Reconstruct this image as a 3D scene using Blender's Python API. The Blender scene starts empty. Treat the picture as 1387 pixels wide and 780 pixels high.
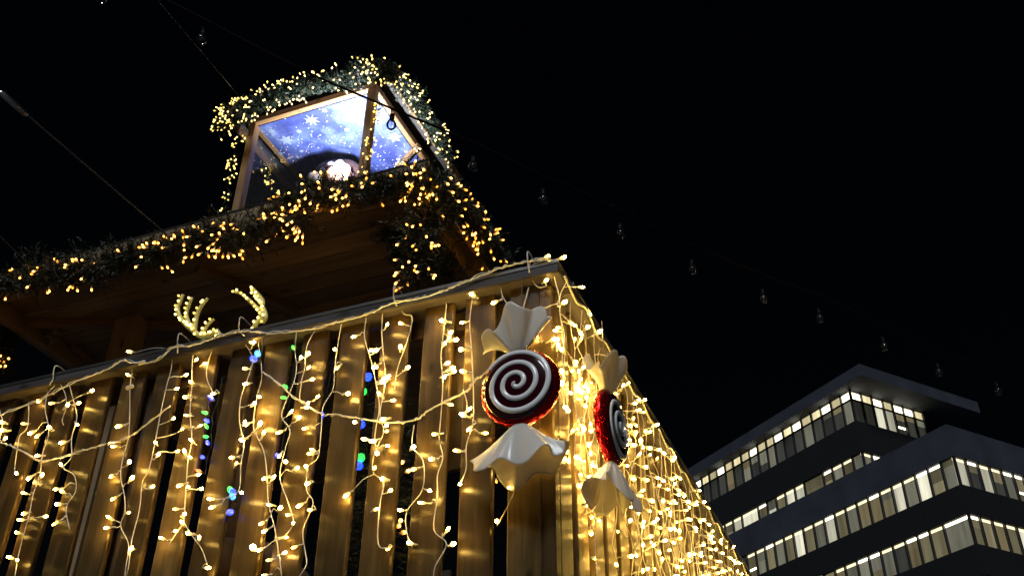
import bpy, bmesh, math, random
import numpy as np
from mathutils import Vector, Matrix
random.seed(7); RNG = np.random.default_rng(7)
S = bpy.context.scene; COL = S.collection
R = math.radians

# ------------------------------------------------------------------ camera
PITCH, ROLL, FOC = R(34.407), R(0.51), 1383.36            # focal length in pixels of the 1387 px wide photograph
CX, CY = 693.5, 390.0
_f = np.array([0, math.cos(PITCH), math.sin(PITCH)]); _u = np.array([0, -math.sin(PITCH), math.cos(PITCH)]); _r = np.array([1., 0, 0])
RR = math.cos(ROLL)*_r + math.sin(ROLL)*_u; UU = -math.sin(ROLL)*_r + math.cos(ROLL)*_u; FW = _f
CAM = np.array([0, 0, 1.6])
cam = bpy.data.cameras.new('camera'); co = bpy.data.objects.new('camera', cam); COL.objects.link(co)
cam.sensor_width = 36; cam.lens = FOC/1387*36; cam.clip_start = 0.05; cam.clip_end = 2000
co.matrix_world = Matrix(((RR[0], UU[0], -FW[0], CAM[0]), (RR[1], UU[1], -FW[1], CAM[1]), (RR[2], UU[2], -FW[2], CAM[2]), (0, 0, 0, 1)))
S.camera = co
# ------------------------------------------------------------------ night sky, added market fill light, exposure
W = bpy.data.worlds.new('World'); S.world = W; W.use_nodes = True
nt = W.node_tree; sky = nt.nodes.new('ShaderNodeTexSky'); sky.sky_type = 'NISHITA'; sky.sun_disc = False
SUN_EL, SUN_AZ = R(46), R(-165)
sky.sun_elevation = SUN_EL; sky.sun_rotation = SUN_AZ
nt.links.new(sky.outputs[0], nt.nodes['Background'].inputs[0]); nt.nodes['Background'].inputs[1].default_value = 0.0004
sl = bpy.data.lights.new('market_fill', 'SUN'); sl.energy = 1.6; sl.angle = R(14); sl.color = (.88, .94, 1.0)  # added soft light standing in for unseen market lamps behind the camera
so = bpy.data.objects.new('market_fill', sl); COL.objects.link(so)
so.rotation_euler = Vector((math.sin(SUN_AZ)*math.cos(SUN_EL), math.cos(SUN_AZ)*math.cos(SUN_EL), math.sin(SUN_EL))).to_track_quat('Z', 'Y').to_euler()
S.view_settings.view_transform = 'Standard'; S.view_settings.look = 'None'; S.view_settings.exposure = 0; S.view_settings.gamma = 1
S.render.engine = 'CYCLES'; cy = S.cycles
cy.use_denoising = True; cy.max_bounces = 5; cy.diffuse_bounces = 2; cy.glossy_bounces = 3; cy.transmission_bounces = 4; cy.transparent_max_bounces = 8
cy.sample_clamp_indirect = 3; cy.sample_clamp_direct = 0; cy.caustics_reflective = False; cy.caustics_refractive = False
try: cy.use_light_tree = True
except Exception: pass

# ------------------------------------------------------------------ pixel helpers and the terrace's own axes
def ray(x, y): return RR*(x-CX)/FOC - UU*(y-CY)/FOC + FW
def atz(x, y, z): d = ray(x, y); return CAM + d*(z-CAM[2])/d[2]
def onplane(x, y, P, n): d = ray(x, y); return CAM + d*(((P-CAM)@n)/(d@n))
def atd(x, y, dep): return CAM + ray(x, y)*dep
AF, AB = R(-22.053), R(-62.175)
U = -np.array([math.cos(AF), math.sin(AF), 0]); V = np.array([-math.sin(AF), math.cos(AF), 0]); Z = np.array([0, 0, 1.])
FC = atz(757, 352, 3.5); FC0 = np.array([FC[0], FC[1], 0])           # outer corner of the balustrade's top rail
def F(u, v, z): return FC0 + U*u + V*v + Z*z
EC = atz(580, 240, 5.0); EC0 = np.array([EC[0], EC[1], 0])           # corner of the pavilion's eaves
def H(u, v, z): return EC0 + U*u + V*v + Z*z
NC = atz(508, 118, 6.9); NC0 = np.array([NC[0], NC[1], 0])           # near corner of the roof lantern's ceiling
def L(u, v, z): return NC0 + U*u + V*v + Z*z

# ------------------------------------------------------------------ materials
MATS = {}
def newmat(n):
    m = bpy.data.materials.new(n); m.use_nodes = True; MATS[n] = m
    return m, m.node_tree, m.node_tree.nodes['Principled BSDF']
def plain(n, col, rough=.5, metal=0, emit=None, es=0, **k):
    m, t, b = newmat(n)
    b.inputs['Base Color'].default_value = (*col, 1); b.inputs['Roughness'].default_value = rough; b.inputs['Metallic'].default_value = metal
    if emit: b.inputs['Emission Color'].default_value = (*emit, 1); b.inputs['Emission Strength'].default_value = es
    for kk, vv in k.items(): b.inputs[kk].default_value = vv
    return m
def ramp(t, stops):
    r = t.nodes.new('ShaderNodeValToRGB'); e = r.color_ramp.elements
    while len(e) < len(stops): e.new(.5)
    for el, (p, c) in zip(e, stops): el.position = p; el.color = (*c, 1)
    return r
def wood(n, c0, c1, c2, rough=.4, axis=0, bump=.25, scale=1.0, spec=.5, aniso=0):
    m, t, b = newmat(n); N = t.nodes.new; Lk = t.links.new
    tc = N('ShaderNodeTexCoord'); oi = N('ShaderNodeObjectInfo'); ad = N('ShaderNodeVectorMath'); ad.operation = 'MULTIPLY_ADD'
    cb = N('ShaderNodeCombineXYZ')
    for i in range(3): Lk(oi.outputs['Random'], cb.inputs[i])
    ad.inputs[1].default_value = (17, 31, 23); Lk(cb.outputs[0], ad.inputs[0]); Lk(tc.outputs['Object'], ad.inputs[2])
    mp = N('ShaderNodeMapping'); sc = [38*scale]*3; sc[axis] = 2.2*scale; mp.inputs['Scale'].default_value = sc; Lk(ad.outputs[0], mp.inputs[0])
    n1 = N('ShaderNodeTexNoise'); n1.inputs['Scale'].default_value = 1.0; n1.inputs['Detail'].default_value = 6; n1.inputs['Roughness'].default_value = .65; n1.inputs['Distortion'].default_value = .5; Lk(mp.outputs[0], n1.inputs[0])
    mp2 = N('ShaderNodeMapping'); sc2 = [7*scale]*3; sc2[axis] = 1.4*scale; mp2.inputs['Scale'].default_value = sc2; Lk(ad.outputs[0], mp2.inputs[0])
    n2 = N('ShaderNodeTexNoise'); n2.inputs['Scale'].default_value = 1.0; n2.inputs['Detail'].default_value = 5; n2.inputs['Distortion'].default_value = .8; Lk(mp2.outputs[0], n2.inputs[0])
    mx = N('ShaderNodeMix'); mx.inputs['Factor'].default_value = .58; Lk(n1.outputs[0], mx.inputs[2]); Lk(n2.outputs[0], mx.inputs[3])
    r = ramp(t, [(.36, c0), (.5, c1), (.64, c2)]); Lk(mx.outputs[0], r.inputs[0])
    hv = N('ShaderNodeHueSaturation'); mr = N('ShaderNodeMapRange'); mr.inputs['To Min'].default_value = .6; mr.inputs['To Max'].default_value = 1.45
    mp3 = N('ShaderNodeMapping'); sc3 = [11*scale]*3; sc3[axis] = 5.5*scale; mp3.inputs['Scale'].default_value = sc3; Lk(ad.outputs[0], mp3.inputs[0])
    kn = N('ShaderNodeTexVoronoi'); kn.inputs['Scale'].default_value = 1.0; Lk(mp3.outputs[0], kn.inputs[0])
    km = N('ShaderNodeMapRange'); km.inputs['From Min'].default_value = .06; km.inputs['From Max'].default_value = .17; km.inputs['To Min'].default_value = .3; km.inputs['To Max'].default_value = 1.0; Lk(kn.outputs['Distance'], km.inputs[0])
    kx = N('ShaderNodeMix'); kx.data_type = 'RGBA'; kx.blend_type = 'MULTIPLY'; kx.inputs['Factor'].default_value = 1.0; Lk(r.outputs[0], kx.inputs[6]); Lk(km.outputs[0], kx.inputs[7])
    Lk(oi.outputs['Random'], mr.inputs[0]); Lk(mr.outputs[0], hv.inputs['Value']); Lk(kx.outputs[2], hv.inputs['Color']); Lk(hv.outputs[0], b.inputs['Base Color'])
    rr = N('ShaderNodeMapRange'); rr.inputs['To Min'].default_value = rough-.1; rr.inputs['To Max'].default_value = rough+.15; Lk(n2.outputs[0], rr.inputs[0]); Lk(rr.outputs[0], b.inputs['Roughness'])
    b.inputs['Specular IOR Level'].default_value = spec
    if aniso:       # brushed varnish: highlights spread across the grain
        b.inputs['Anisotropic'].default_value = aniso; vt = N('ShaderNodeVectorTransform'); vt.vector_type = 'VECTOR'; vt.convert_from = 'OBJECT'; vt.convert_to = 'WORLD'; vt.inputs[0].default_value = (0, 1, 0); Lk(vt.outputs[0], b.inputs['Tangent'])
    bp = N('ShaderNodeBump'); bp.inputs['Strength'].default_value = bump; bp.inputs['Distance'].default_value = .004; Lk(n1.outputs[0], bp.inputs['Height']); Lk(bp.outputs[0], b.inputs['Normal'])
    return m
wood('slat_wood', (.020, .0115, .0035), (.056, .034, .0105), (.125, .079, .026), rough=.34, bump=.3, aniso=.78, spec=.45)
wood('lit_slat_wood', (.06, .04, .018), (.13, .09, .042), (.22, .16, .08), rough=.34, bump=.3, aniso=.7, spec=.45)  # brightened slat wood, glow of the dense lights put into its colour
wood('rail_wood', (.04, .034, .033), (.07, .06, .06), (.11, .096, .094), rough=.4)
wood('pavilion_wood', (.11, .074, .038), (.20, .14, .074), (.29, .21, .115), rough=.5, scale=.7)
wood('lantern_wood', (.14, .07, .027), (.23, .125, .05), (.32, .19, .08), rough=.5)
wood('dark_wood', (.03, .018, .01), (.05, .03, .016), (.08, .05, .028), rough=.6)
wood('mast_wood', (.09, .07, .05), (.15, .12, .09), (.2, .16, .12), rough=.7)
plain('cable', (.78, .74, .62), .35)
plain('cable_dark', (.02, .03, .02), .5)
plain('steel_wire', (.085, .08, .07), .6)
plain('black_plastic', (.004, .004, .004), .6, **{'Specular IOR Level': .15})
plain('steel', (.5, .5, .5), .3, 1)
def glow(n, col, s): return plain(n, (.3, .3, .25), .4, emit=col, es=s)
glow('led_warm', (1, .60, .11), 112); glow('led_warm_bright', (1, .62, .13), 250); glow('led_warm_dim', (1, .54, .08), 28); glow('collar_warm', (1, .56, .10), 2.6); glow('collar_amber', (1, .34, .035), 1.6); glow('collar_pale', (1, .70, .14), 1.2)
glow('led_amber', (1, .42, .06), 14); glow('led_amber_dim', (1, .33, .03), 4.5); glow('led_pale', (1, .70, .17), 7); glow('led_pale_dim', (1, .64, .11), 2.2)
glow('led_blue', (.004, .03, 1), 5); glow('led_green', (.02, 1, .10), 1.6); glow('led_red', (1, .04, .03), 1.2); glow('led_teal', (.03, .42, 1), 2.2)
glow('led_pink', (1, .75, .8), 22)
# needles
m, t, b = newmat('needles'); gi = t.nodes.new('ShaderNodeNewGeometry'); r = ramp(t, [(0, (.004, .011, .003)), (1, (.018, .034, .010))])
t.links.new(gi.outputs['Random Per Island'], r.inputs[0]); t.links.new(r.outputs[0], b.inputs['Base Color']); b.inputs['Roughness'].default_value = .5
plain('twig', (.05, .032, .018), .8); plain('frost', (.22, .23, .20), .8)
# candy
plain('candy_white', (.86, .85, .83), .22, **{'Coat Weight': .5})
plain('candy_red', (.03, .002, .006), .12, **{'Coat Weight': .8})
m, t, b = newmat('glitter_red'); b.inputs['Base Color'].default_value = (.42, .006, .01, 1); b.inputs['Metallic'].default_value = .9; b.inputs['Roughness'].default_value = .22
tc = t.nodes.new('ShaderNodeTexCoord'); vo = t.nodes.new('ShaderNodeTexVoronoi'); vo.inputs['Scale'].default_value = 150; t.links.new(tc.outputs['Object'], vo.inputs[0])
bp = t.nodes.new('ShaderNodeBump'); bp.inputs['Strength'].default_value = .9; bp.inputs['Distance'].default_value = .004; t.links.new(vo.outputs['Color'], bp.inputs['Height']); t.links.new(bp.outputs[0], b.inputs['Normal'])
m, t, b = newmat('wrapper'); b.inputs['Base Color'].default_value = (.88, .87, .83, 1); b.inputs['Roughness'].default_value = .32; b.inputs['Coat Weight'].default_value = .25
tr = t.nodes.new('ShaderNodeBsdfTranslucent'); tr.inputs[0].default_value = (.95, .88, .70, 1); ms = t.nodes.new('ShaderNodeMixShader'); ms.inputs[0].default_value = .40
t.links.new(b.outputs[0], ms.inputs[1]); t.links.new(tr.outputs[0], ms.inputs[2]); t.links.new(ms.outputs[0], t.nodes['Material Output'].inputs[0])
# glass
def thin_glass(n, fac, tint=(1, 1, 1), rough=.02, dif=0):
    m, t, b = newmat(n); t.nodes.remove(b)
    a = t.nodes.new('ShaderNodeBsdfTransparent'); a.inputs[0].default_value = (*tint, 1); g = t.nodes.new('ShaderNodeBsdfGlossy'); g.inputs['Roughness'].default_value = rough
    fr = t.nodes.new('ShaderNodeFresnel'); fr.inputs[0].default_value = 1.5; mu = t.nodes.new('ShaderNodeMath'); mu.operation = 'MULTIPLY'; mu.inputs[1].default_value = fac; t.links.new(fr.outputs[0], mu.inputs[0])
    ms = t.nodes.new('ShaderNodeMixShader'); t.links.new(mu.outputs[0], ms.inputs[0]); t.links.new(a.outputs[0], ms.inputs[1]); t.links.new(g.outputs[0], ms.inputs[2])
    last = ms
    if dif:
        d = t.nodes.new('ShaderNodeBsdfDiffuse'); d.inputs[0].default_value = (.7, .7, .7, 1); m2 = t.nodes.new('ShaderNodeMixShader'); m2.inputs[0].default_value = dif
        t.links.new(ms.outputs[0], m2.inputs[1]); t.links.new(d.outputs[0], m2.inputs[2]); last = m2
    t.links.new(last.outputs[0], t.nodes['Material Output'].inputs[0]); return m
thin_glass('pane_glass', .10, dif=.01); thin_glass('bulb_glass', 1.3, tint=(.94, .95, .96), rough=.1, dif=.008)
# sky print inside the lantern
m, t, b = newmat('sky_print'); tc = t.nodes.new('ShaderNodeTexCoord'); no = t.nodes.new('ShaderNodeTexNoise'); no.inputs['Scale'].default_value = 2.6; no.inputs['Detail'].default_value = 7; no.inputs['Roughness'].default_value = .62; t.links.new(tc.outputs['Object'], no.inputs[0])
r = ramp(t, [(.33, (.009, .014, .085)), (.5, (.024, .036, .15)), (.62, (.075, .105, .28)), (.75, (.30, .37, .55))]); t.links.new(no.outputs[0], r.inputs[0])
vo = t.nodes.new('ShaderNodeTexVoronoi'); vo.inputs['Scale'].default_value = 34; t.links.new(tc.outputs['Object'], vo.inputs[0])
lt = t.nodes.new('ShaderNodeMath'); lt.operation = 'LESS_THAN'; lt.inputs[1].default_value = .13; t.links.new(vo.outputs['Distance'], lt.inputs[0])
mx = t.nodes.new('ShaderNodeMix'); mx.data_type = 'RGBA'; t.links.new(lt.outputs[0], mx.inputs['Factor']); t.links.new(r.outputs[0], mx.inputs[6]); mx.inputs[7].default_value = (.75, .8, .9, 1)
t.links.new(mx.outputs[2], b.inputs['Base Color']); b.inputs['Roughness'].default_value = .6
plain('star_print', (.24, .29, .42), .6)
plain('roof_felt', (.04, .035, .03), .9)
# plush
m, t, b = newmat('fleece'); b.inputs['Base Color'].default_value = (.55, .48, .45, 1); b.inputs['Roughness'].default_value = .95
tc = t.nodes.new('ShaderNodeTexCoord'); no = t.nodes.new('ShaderNodeTexNoise'); no.inputs['Scale'].default_value = 90; no.inputs['Detail'].default_value = 4; t.links.new(tc.outputs['Object'], no.inputs[0])
bp = t.nodes.new('ShaderNodeBump'); bp.inputs['Strength'].default_value = .8; bp.inputs['Distance'].default_value = .01; t.links.new(no.outputs[0], bp.inputs['Height']); t.links.new(bp.outputs[0], b.inputs['Normal'])
plain('felt_red', (.016, .0015, .002), .9); plain('felt_skin', (.62, .32, .22), .8)
plain('acrylic', (.78, .72, .30), .25, emit=(.9, .75, .18), es=.09, **{'Transmission Weight': .25}); plain('reindeer_hide', (.16, .10, .055), .8)
# building
def panemat(n, col, s, wav=0):
    m, t, b = newmat(n); b.inputs['Base Color'].default_value = (.03, .03, .035, 1); b.inputs['Roughness'].default_value = .12
    tc = t.nodes.new('ShaderNodeTexCoord'); oi = t.nodes.new('ShaderNodeObjectInfo'); mp = t.nodes.new('ShaderNodeMapping'); mp.inputs['Scale'].default_value = (2.2, 2.2, .25); t.links.new(tc.outputs['Object'], mp.inputs[0]); t.links.new(oi.outputs['Location'], mp.inputs['Location'])
    no = t.nodes.new('ShaderNodeTexNoise'); no.inputs['Scale'].default_value = 1.2; no.inputs['Detail'].default_value = 3; t.links.new(mp.outputs[0], no.inputs[0])
    r = ramp(t, [(.3, tuple(c*.6 for c in col)), (.7, col)]); t.links.new(no.outputs[0], r.inputs[0]); t.links.new(r.outputs[0], b.inputs['Emission Color'])
    mr = t.nodes.new('ShaderNodeMapRange'); mr.inputs['To Min'].default_value = s*.5; mr.inputs['To Max'].default_value = s*1.4; t.links.new(oi.outputs['Random'], mr.inputs[0]); t.links.new(mr.outputs[0], b.inputs['Emission Strength'])
panemat('pane_dim', (.5, .5, .40), .085); panemat('pane_olive', (.9, .78, .42), .20); panemat('pane_warm', (.92, .74, .36), .19); panemat('pane_grey', (.88, .86, .62), .20); panemat('pane_bright', (1, .96, .72), .8); panemat('pane_clere', (1, .86, .48), 1.0)
glow('office_lamp', (1, .93, .68), 4.5); glow('office_lamp_soft', (1, .86, .5), 1.6)
def concrete(n, c, var=.25):
    m, t, b = newmat(n); tc = t.nodes.new('ShaderNodeTexCoord'); no = t.nodes.new('ShaderNodeTexNoise'); no.inputs['Scale'].default_value = .6; no.inputs['Detail'].default_value = 8; t.links.new(tc.outputs['Object'], no.inputs[0])
    r = ramp(t, [(.3, tuple(x*(1-var) for x in c)), (.7, tuple(x*(1+var) for x in c))]); t.links.new(no.outputs[0], r.inputs[0]); t.links.new(r.outputs[0], b.inputs['Base Color']); b.inputs['Roughness'].default_value = .8
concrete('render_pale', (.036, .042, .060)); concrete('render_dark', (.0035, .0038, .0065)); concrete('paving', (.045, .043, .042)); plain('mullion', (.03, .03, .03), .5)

# ------------------------------------------------------------------ object helpers
def sa(v): return np.asarray(v, float)
BASE = {}
def thing(name, label, cat, base, group=None, kind=None):
    o = bpy.data.objects.new(name, None); COL.objects.link(o); o.empty_display_size = .1
    o.location = Vector(base); BASE[o.name] = sa(base)
    if label: o['label'] = label; o['category'] = cat
    if group: o['group'] = group
    if kind: o['kind'] = kind
    return o
def rootbase(p):
    while p.parent: p = p.parent
    return BASE[p.name]
class MB:
    def __init__(s): s.v = []; s.f = []; s.m = []
    def add(s, vs, fs, mi=0):
        k = len(s.v); s.v += [tuple(map(float, x)) for x in vs]; s.f += [tuple(k+i for i in f) for f in fs]; s.m += [mi]*len(fs); return s
    def quad(s, *p, mi=0): return s.add(p, [tuple(range(len(p)))], mi)
    def box(s, c, ax, ay, az, hx, hy, hz, mi=0):
        c = sa(c); P = [c+sa(ax)*hx*i+sa(ay)*hy*j+sa(az)*hz*k for i in (-1, 1) for j in (-1, 1) for k in (-1, 1)]
        return s.add(P, [(0, 1, 3, 2), (4, 6, 7, 5), (0, 4, 5, 1), (2, 3, 7, 6), (0, 2, 6, 4), (1, 5, 7, 3)], mi)
    def tube(s, pts, r, n=5, mi=0, cap=True):
        pts = [sa(p) for p in pts]; K = len(pts)
        if K < 2: return s
        rs = [r]*K if np.isscalar(r) else r
        t0 = pts[1]-pts[0]; ref = np.cross(t0, Z); 
        if np.linalg.norm(ref) < 1e-6*max(1e-9, np.linalg.norm(t0)) or np.linalg.norm(ref) < 1e-9: ref = np.array([1., 0, 0])
        V_ = []
        for i, p in enumerate(pts):
            t = pts[min(i+1, K-1)]-pts[max(i-1, 0)]; t = t/(np.linalg.norm(t)+1e-12)
            ref = ref-t*(ref@t); nn = np.linalg.norm(ref)
            if nn < 1e-9: ref = np.cross(t, [0.3, .5, .8]); nn = np.linalg.norm(ref)
            ref = ref/nn; b = np.cross(t, ref)
            V_ += [p+(ref*math.cos(2*math.pi*j/n)+b*math.sin(2*math.pi*j/n))*rs[i] for j in range(n)]
        Fs = [(i*n+j, i*n+(j+1) % n, (i+1)*n+(j+1) % n, (i+1)*n+j) for i in range(K-1) for j in range(n)]
        if cap: Fs += [tuple(range(n))[::-1], tuple((K-1)*n+j for j in range(n))]
        return s.add(V_, Fs, mi)
    def lathe(s, prof, c, axis, n=12, mi=0, e1=None):
        axis = sa(axis)/np.linalg.norm(axis); e1 = np.cross(axis, [.31, .52, .77]) if e1 is None else sa(e1); e1 = e1/np.linalg.norm(e1); e2 = np.cross(axis, e1); c = sa(c)
        V_ = [c+axis*h+(e1*math.cos(2*math.pi*j/n)+e2*math.sin(2*math.pi*j/n))*r for r, h in prof for j in range(n)]; K = len(prof)
        return s.add(V_, [(i*n+j, i*n+(j+1) % n, (i+1)*n+(j+1) % n, (i+1)*n+j) for i in range(K-1) for j in range(n)] + [tuple(range(n))[::-1], tuple((K-1)*n+j for j in range(n))], mi)
    def build(s, name, mats, parent=None, smooth=False, recalc=True, kind=None, base=None):
        off = rootbase(parent) if parent else (sa(base) if base is not None else np.zeros(3))
        me = bpy.data.meshes.new(name); me.from_pydata([tuple(sa(v)-off) for v in s.v], [], s.f)
        for mt in (mats if isinstance(mats, (list, tuple)) else [mats]): me.materials.append(MATS[mt])
        if len(set(s.m)) > 1: me.polygons.foreach_set('material_index', s.m)
        if recalc:
            bm = bmesh.new(); bm.from_mesh(me); bmesh.ops.recalc_face_normals(bm, faces=bm.faces); bm.to_mesh(me); bm.free()
        if smooth: me.polygons.foreach_set('use_smooth', [True]*len(me.polygons))
        me.update(); o = bpy.data.objects.new(name, me); COL.objects.link(o)
        if parent: o.parent = parent
        else: o.location = Vector(off); BASE[o.name] = off
        if kind: o['kind'] = kind
        return o
def tag(o, label, cat, group=None): 
    o['label'] = label; o['category'] = cat
    if group: o['group'] = group
    return o
BOARDS = {}
def board(name, parent, c, xd, yd, Ln, Wd, Th, mat, bev=.004, jit=0):
    """one timber, grain along its local X; alike boards share their mesh"""
    key = (round(Ln, 3), round(Wd, 3), round(Th, 3), mat)
    if key not in BOARDS:
        bm = bmesh.new(); bmesh.ops.create_cube(bm, size=1); bmesh.ops.scale(bm, vec=(Ln, Wd, Th), verts=bm.verts)
        bmesh.ops.bevel(bm, geom=list(bm.edges), offset=min(bev, Th*.3), segments=1, affect='EDGES', profile=.5)
        me = bpy.data.meshes.new(name); bm.to_mesh(me); bm.free(); me.materials.append(MATS[mat]); BOARDS[key] = me
    o = bpy.data.objects.new(name, BOARDS[key]); COL.objects.link(o); o.parent = parent
    x = sa(xd)/np.linalg.norm(xd); y = sa(yd)-x*(sa(yd)@x); y /= np.linalg.norm(y); z = np.cross(x, y)
    M = Matrix(((x[0], y[0], z[0]), (x[1], y[1], z[1]), (x[2], y[2], z[2])))
    if jit: M = M @ Matrix.Rotation(random.gauss(0, jit), 3, 'Z') @ Matrix.Rotation(random.gauss(0, jit), 3, 'X')
    o.matrix_local = Matrix.Translation(Vector(sa(c)-rootbase(parent))) @ M.to_4x4()
    return o
def smooth_path(pts, n=4):
    pts = [sa(p) for p in pts]
    if len(pts) < 3: return pts
    P = [2*pts[0]-pts[1]]+pts+[2*pts[-1]-pts[-2]]; out = []
    for i in range(1, len(P)-2):
        for k in range(n):
            t = k/n; out.append(.5*((2*P[i])+(P[i+1]-P[i-1])*t+(2*P[i-1]-5*P[i]+4*P[i+1]-P[i+2])*t*t+(3*P[i]-P[i-1]-3*P[i+1]+P[i+2])*t**3))
    return out+[pts[-1]]
# bulb meshes: a little plastic collar and a glowing lens along +X
BULB = {}
def bulbmesh(mat, r=.0058, ln=.02, holder=.016, hm='cable'):
    key = (mat, r, ln, holder, hm)
    if key not in BULB:
        b = MB()
        if holder: b.lathe([(r*.55, 0), (r*.6, holder)], (0, 0, 0), (1, 0, 0), 6, 0)
        col = 'collar_pale' if 'pale' in mat else 'collar_amber' if 'amber' in mat else 'collar_warm' if ('warm' in mat or 'pink' in mat) else mat
        b.lathe([(r*.6, holder*.98), (r*.95, holder+ln*.2), (r, holder+ln*.45)], (0, 0, 0), (1, 0, 0), 7, 2)
        b.lathe([(r*.82, holder+ln*.43), (r*.85, holder+ln*.75), (r*.4, holder+ln)], (0, 0, 0), (1, 0, 0), 7, 1)
        me = bpy.data.meshes.new('bulb'); me.from_pydata(b.v, [], b.f); me.materials.append(MATS[hm]); me.materials.append(MATS[mat]); me.materials.append(MATS[col]); me.polygons.foreach_set('material_index', b.m); me.polygons.foreach_set('use_smooth', [True]*len(b.f))
        me.update(); BULB[key] = me
    return BULB[key]
def bulb(parent, p, d, mesh):
    o = bpy.data.objects.new('bulb', mesh); COL.objects.link(o); o.parent = parent
    q = Vector(d).to_track_quat('X', 'Z'); o.matrix_local = Matrix.Translation(Vector(sa(p)-rootbase(parent))) @ q.to_matrix().to_4x4(); return o
def rnd(*a): return random.uniform(*a)
def rdir():
    d = RNG.normal(size=3); return d/np.linalg.norm(d)

# ================================================================== THE SETTING
g = MB().quad((-600, -600, 0), (600, -600, 0), (600, 900, 0), (-600, 900, 0)).build('ground', 'paving'); g['kind'] = 'structure'

# ------------------------------------------------------------------ booth below the terrace (just under the frame)
bt = thing('market_booth', 'timber booth carrying the railed roof terrace', 'booth', F(1.6, 2.2, 0))
for k in range(20): board('wall_plank', bt, F(.3+1.5, .36, .12+.11*k), U, Z, 3.0, .108, .03, 'dark_wood')
for k in range(20): board('wall_plank', bt, F(.36, .36+1.9, .12+.11*k), V, Z, 3.7, .108, .03, 'dark_wood')
for (a, c) in ((.12, .12), (3.3, .12), (.12, 4.2), (3.3, 4.2)): board('corner_post', bt, F(a, c, 1.15), Z, U, 2.3, .14, .14, 'dark_wood')
for k in range(33): board('deck_board', bt, F(1.75, .05+.067+.135*k, 2.335), U, V, 3.5, .13, .035, 'dark_wood')

# ------------------------------------------------------------------ balustrade of the terrace
ZR = 3.5; OV = .04
bl_ = thing('balustrade', 'brown slatted wooden balustrade with wide gaps under the lit antlers', 'balustrade', F(1.5, .05, 2.3))
br_ = thing('balustrade', 'slatted wooden balustrade side densely covered in lights, running toward the offices', 'balustrade', F(.05, 2.2, 2.3))
SCREW = []
def screws(sl_, ax, off):
    if not SCREW:
        m_ = MB().lathe([(.0048, -.001), (.0048, .0012), (.002, .0022)], (0, 0, 0), (0, 0, 1), 8); me = bpy.data.meshes.new('screw'); me.from_pydata(m_.v, [], m_.f); me.materials.append(MATS['steel']); SCREW.append(me)
    nrm = -V if ax is U else -U
    for xo, yo in ((.452, off), (.452, -off), (-.06, off*.8), (-.06, -off*.9)):
        o = bpy.data.objects.new('screw', SCREW[0]); COL.objects.link(o); o.parent = sl_
        zs = 1 if (sl_.matrix_local.to_3x3() @ Vector((0, 0, 1))).dot(Vector(nrm)) > 0 else -1
        o.matrix_local = Matrix.Translation((xo+rnd(-.006, .006), yo+rnd(-.006, .006), zs*.0112)) @ Matrix.Rotation(0 if zs > 0 else math.pi, 4, 'X')
for k in range(20):
    u0 = .082+.1527*k; w = .104
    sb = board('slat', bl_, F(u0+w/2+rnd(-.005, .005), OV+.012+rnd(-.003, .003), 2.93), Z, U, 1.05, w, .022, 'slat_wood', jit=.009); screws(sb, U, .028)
for k in range(29):
    v0 = .085+.152*k
    sb = board('slat', br_, F(OV+.012+rnd(-.002, .002), v0+.05, 2.93), Z, V, 1.05, .104, .022, 'lit_slat_wood', jit=.008); screws(sb, V, .028)
board('post', bl_, F(OV+.022, OV+.022, 2.88), Z, U, 1.12, .044, .044, 'slat_wood')
for u_ in (1.62, 3.0): board('post', bl_, F(u_, .12, 2.88), Z, U, 1.12, .07, .07, 'dark_wood')
for v_ in (1.6, 3.1, 4.4): board('post', br_, F(.12, v_, 2.88), Z, V, 1.12, .07, .07, 'dark_wood')
board('top_rail', bl_, F(1.58, .062, ZR-.022), U, V, 3.16, .124, .044, 'rail_wood', bev=.005)
board('top_rail', br_, F(.062, 2.33, ZR-.0225), V, U, 4.4, .124, .044, 'rail_wood', bev=.005)
board('metal_edge', bl_, F(1.58, -.002, ZR-.004), U, Z, 3.16, .012, .003, 'steel', bev=.001)
board('metal_edge', br_, F(-.002, 2.33, ZR-.0045), V, Z, 4.4, .012, .003, 'steel', bev=.001)
board('rail_bearer', bl_, F(1.62, .098, 3.41), U, Z, 2.9, .07, .03, 'dark_wood')
board('rail_bearer', br_, F(.098, 2.3, 3.41), V, Z, 4.1, .07, .03, 'dark_wood')
board('inner_rail', bl_, F(1.62, .085, 2.45), U, Z, 2.9, .05, .03, 'dark_wood')
board('inner_rail', br_, F(.085, 2.3, 2.45), V, Z, 4.1, .05, .03, 'dark_wood')
board('bottom_rail', bl_, F(1.62, .02, 2.455), U, Z, 3.0, .07, .03, 'rail_wood')
board('bottom_rail', br_, F(.02, 2.3, 2.455), V, Z, 4.3, .07, .03, 'rail_wood')
board('backing_board', bl_, F(.40, .118, 3.13), Z, U, .48, .22, .018, 'slat_wood')

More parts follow.
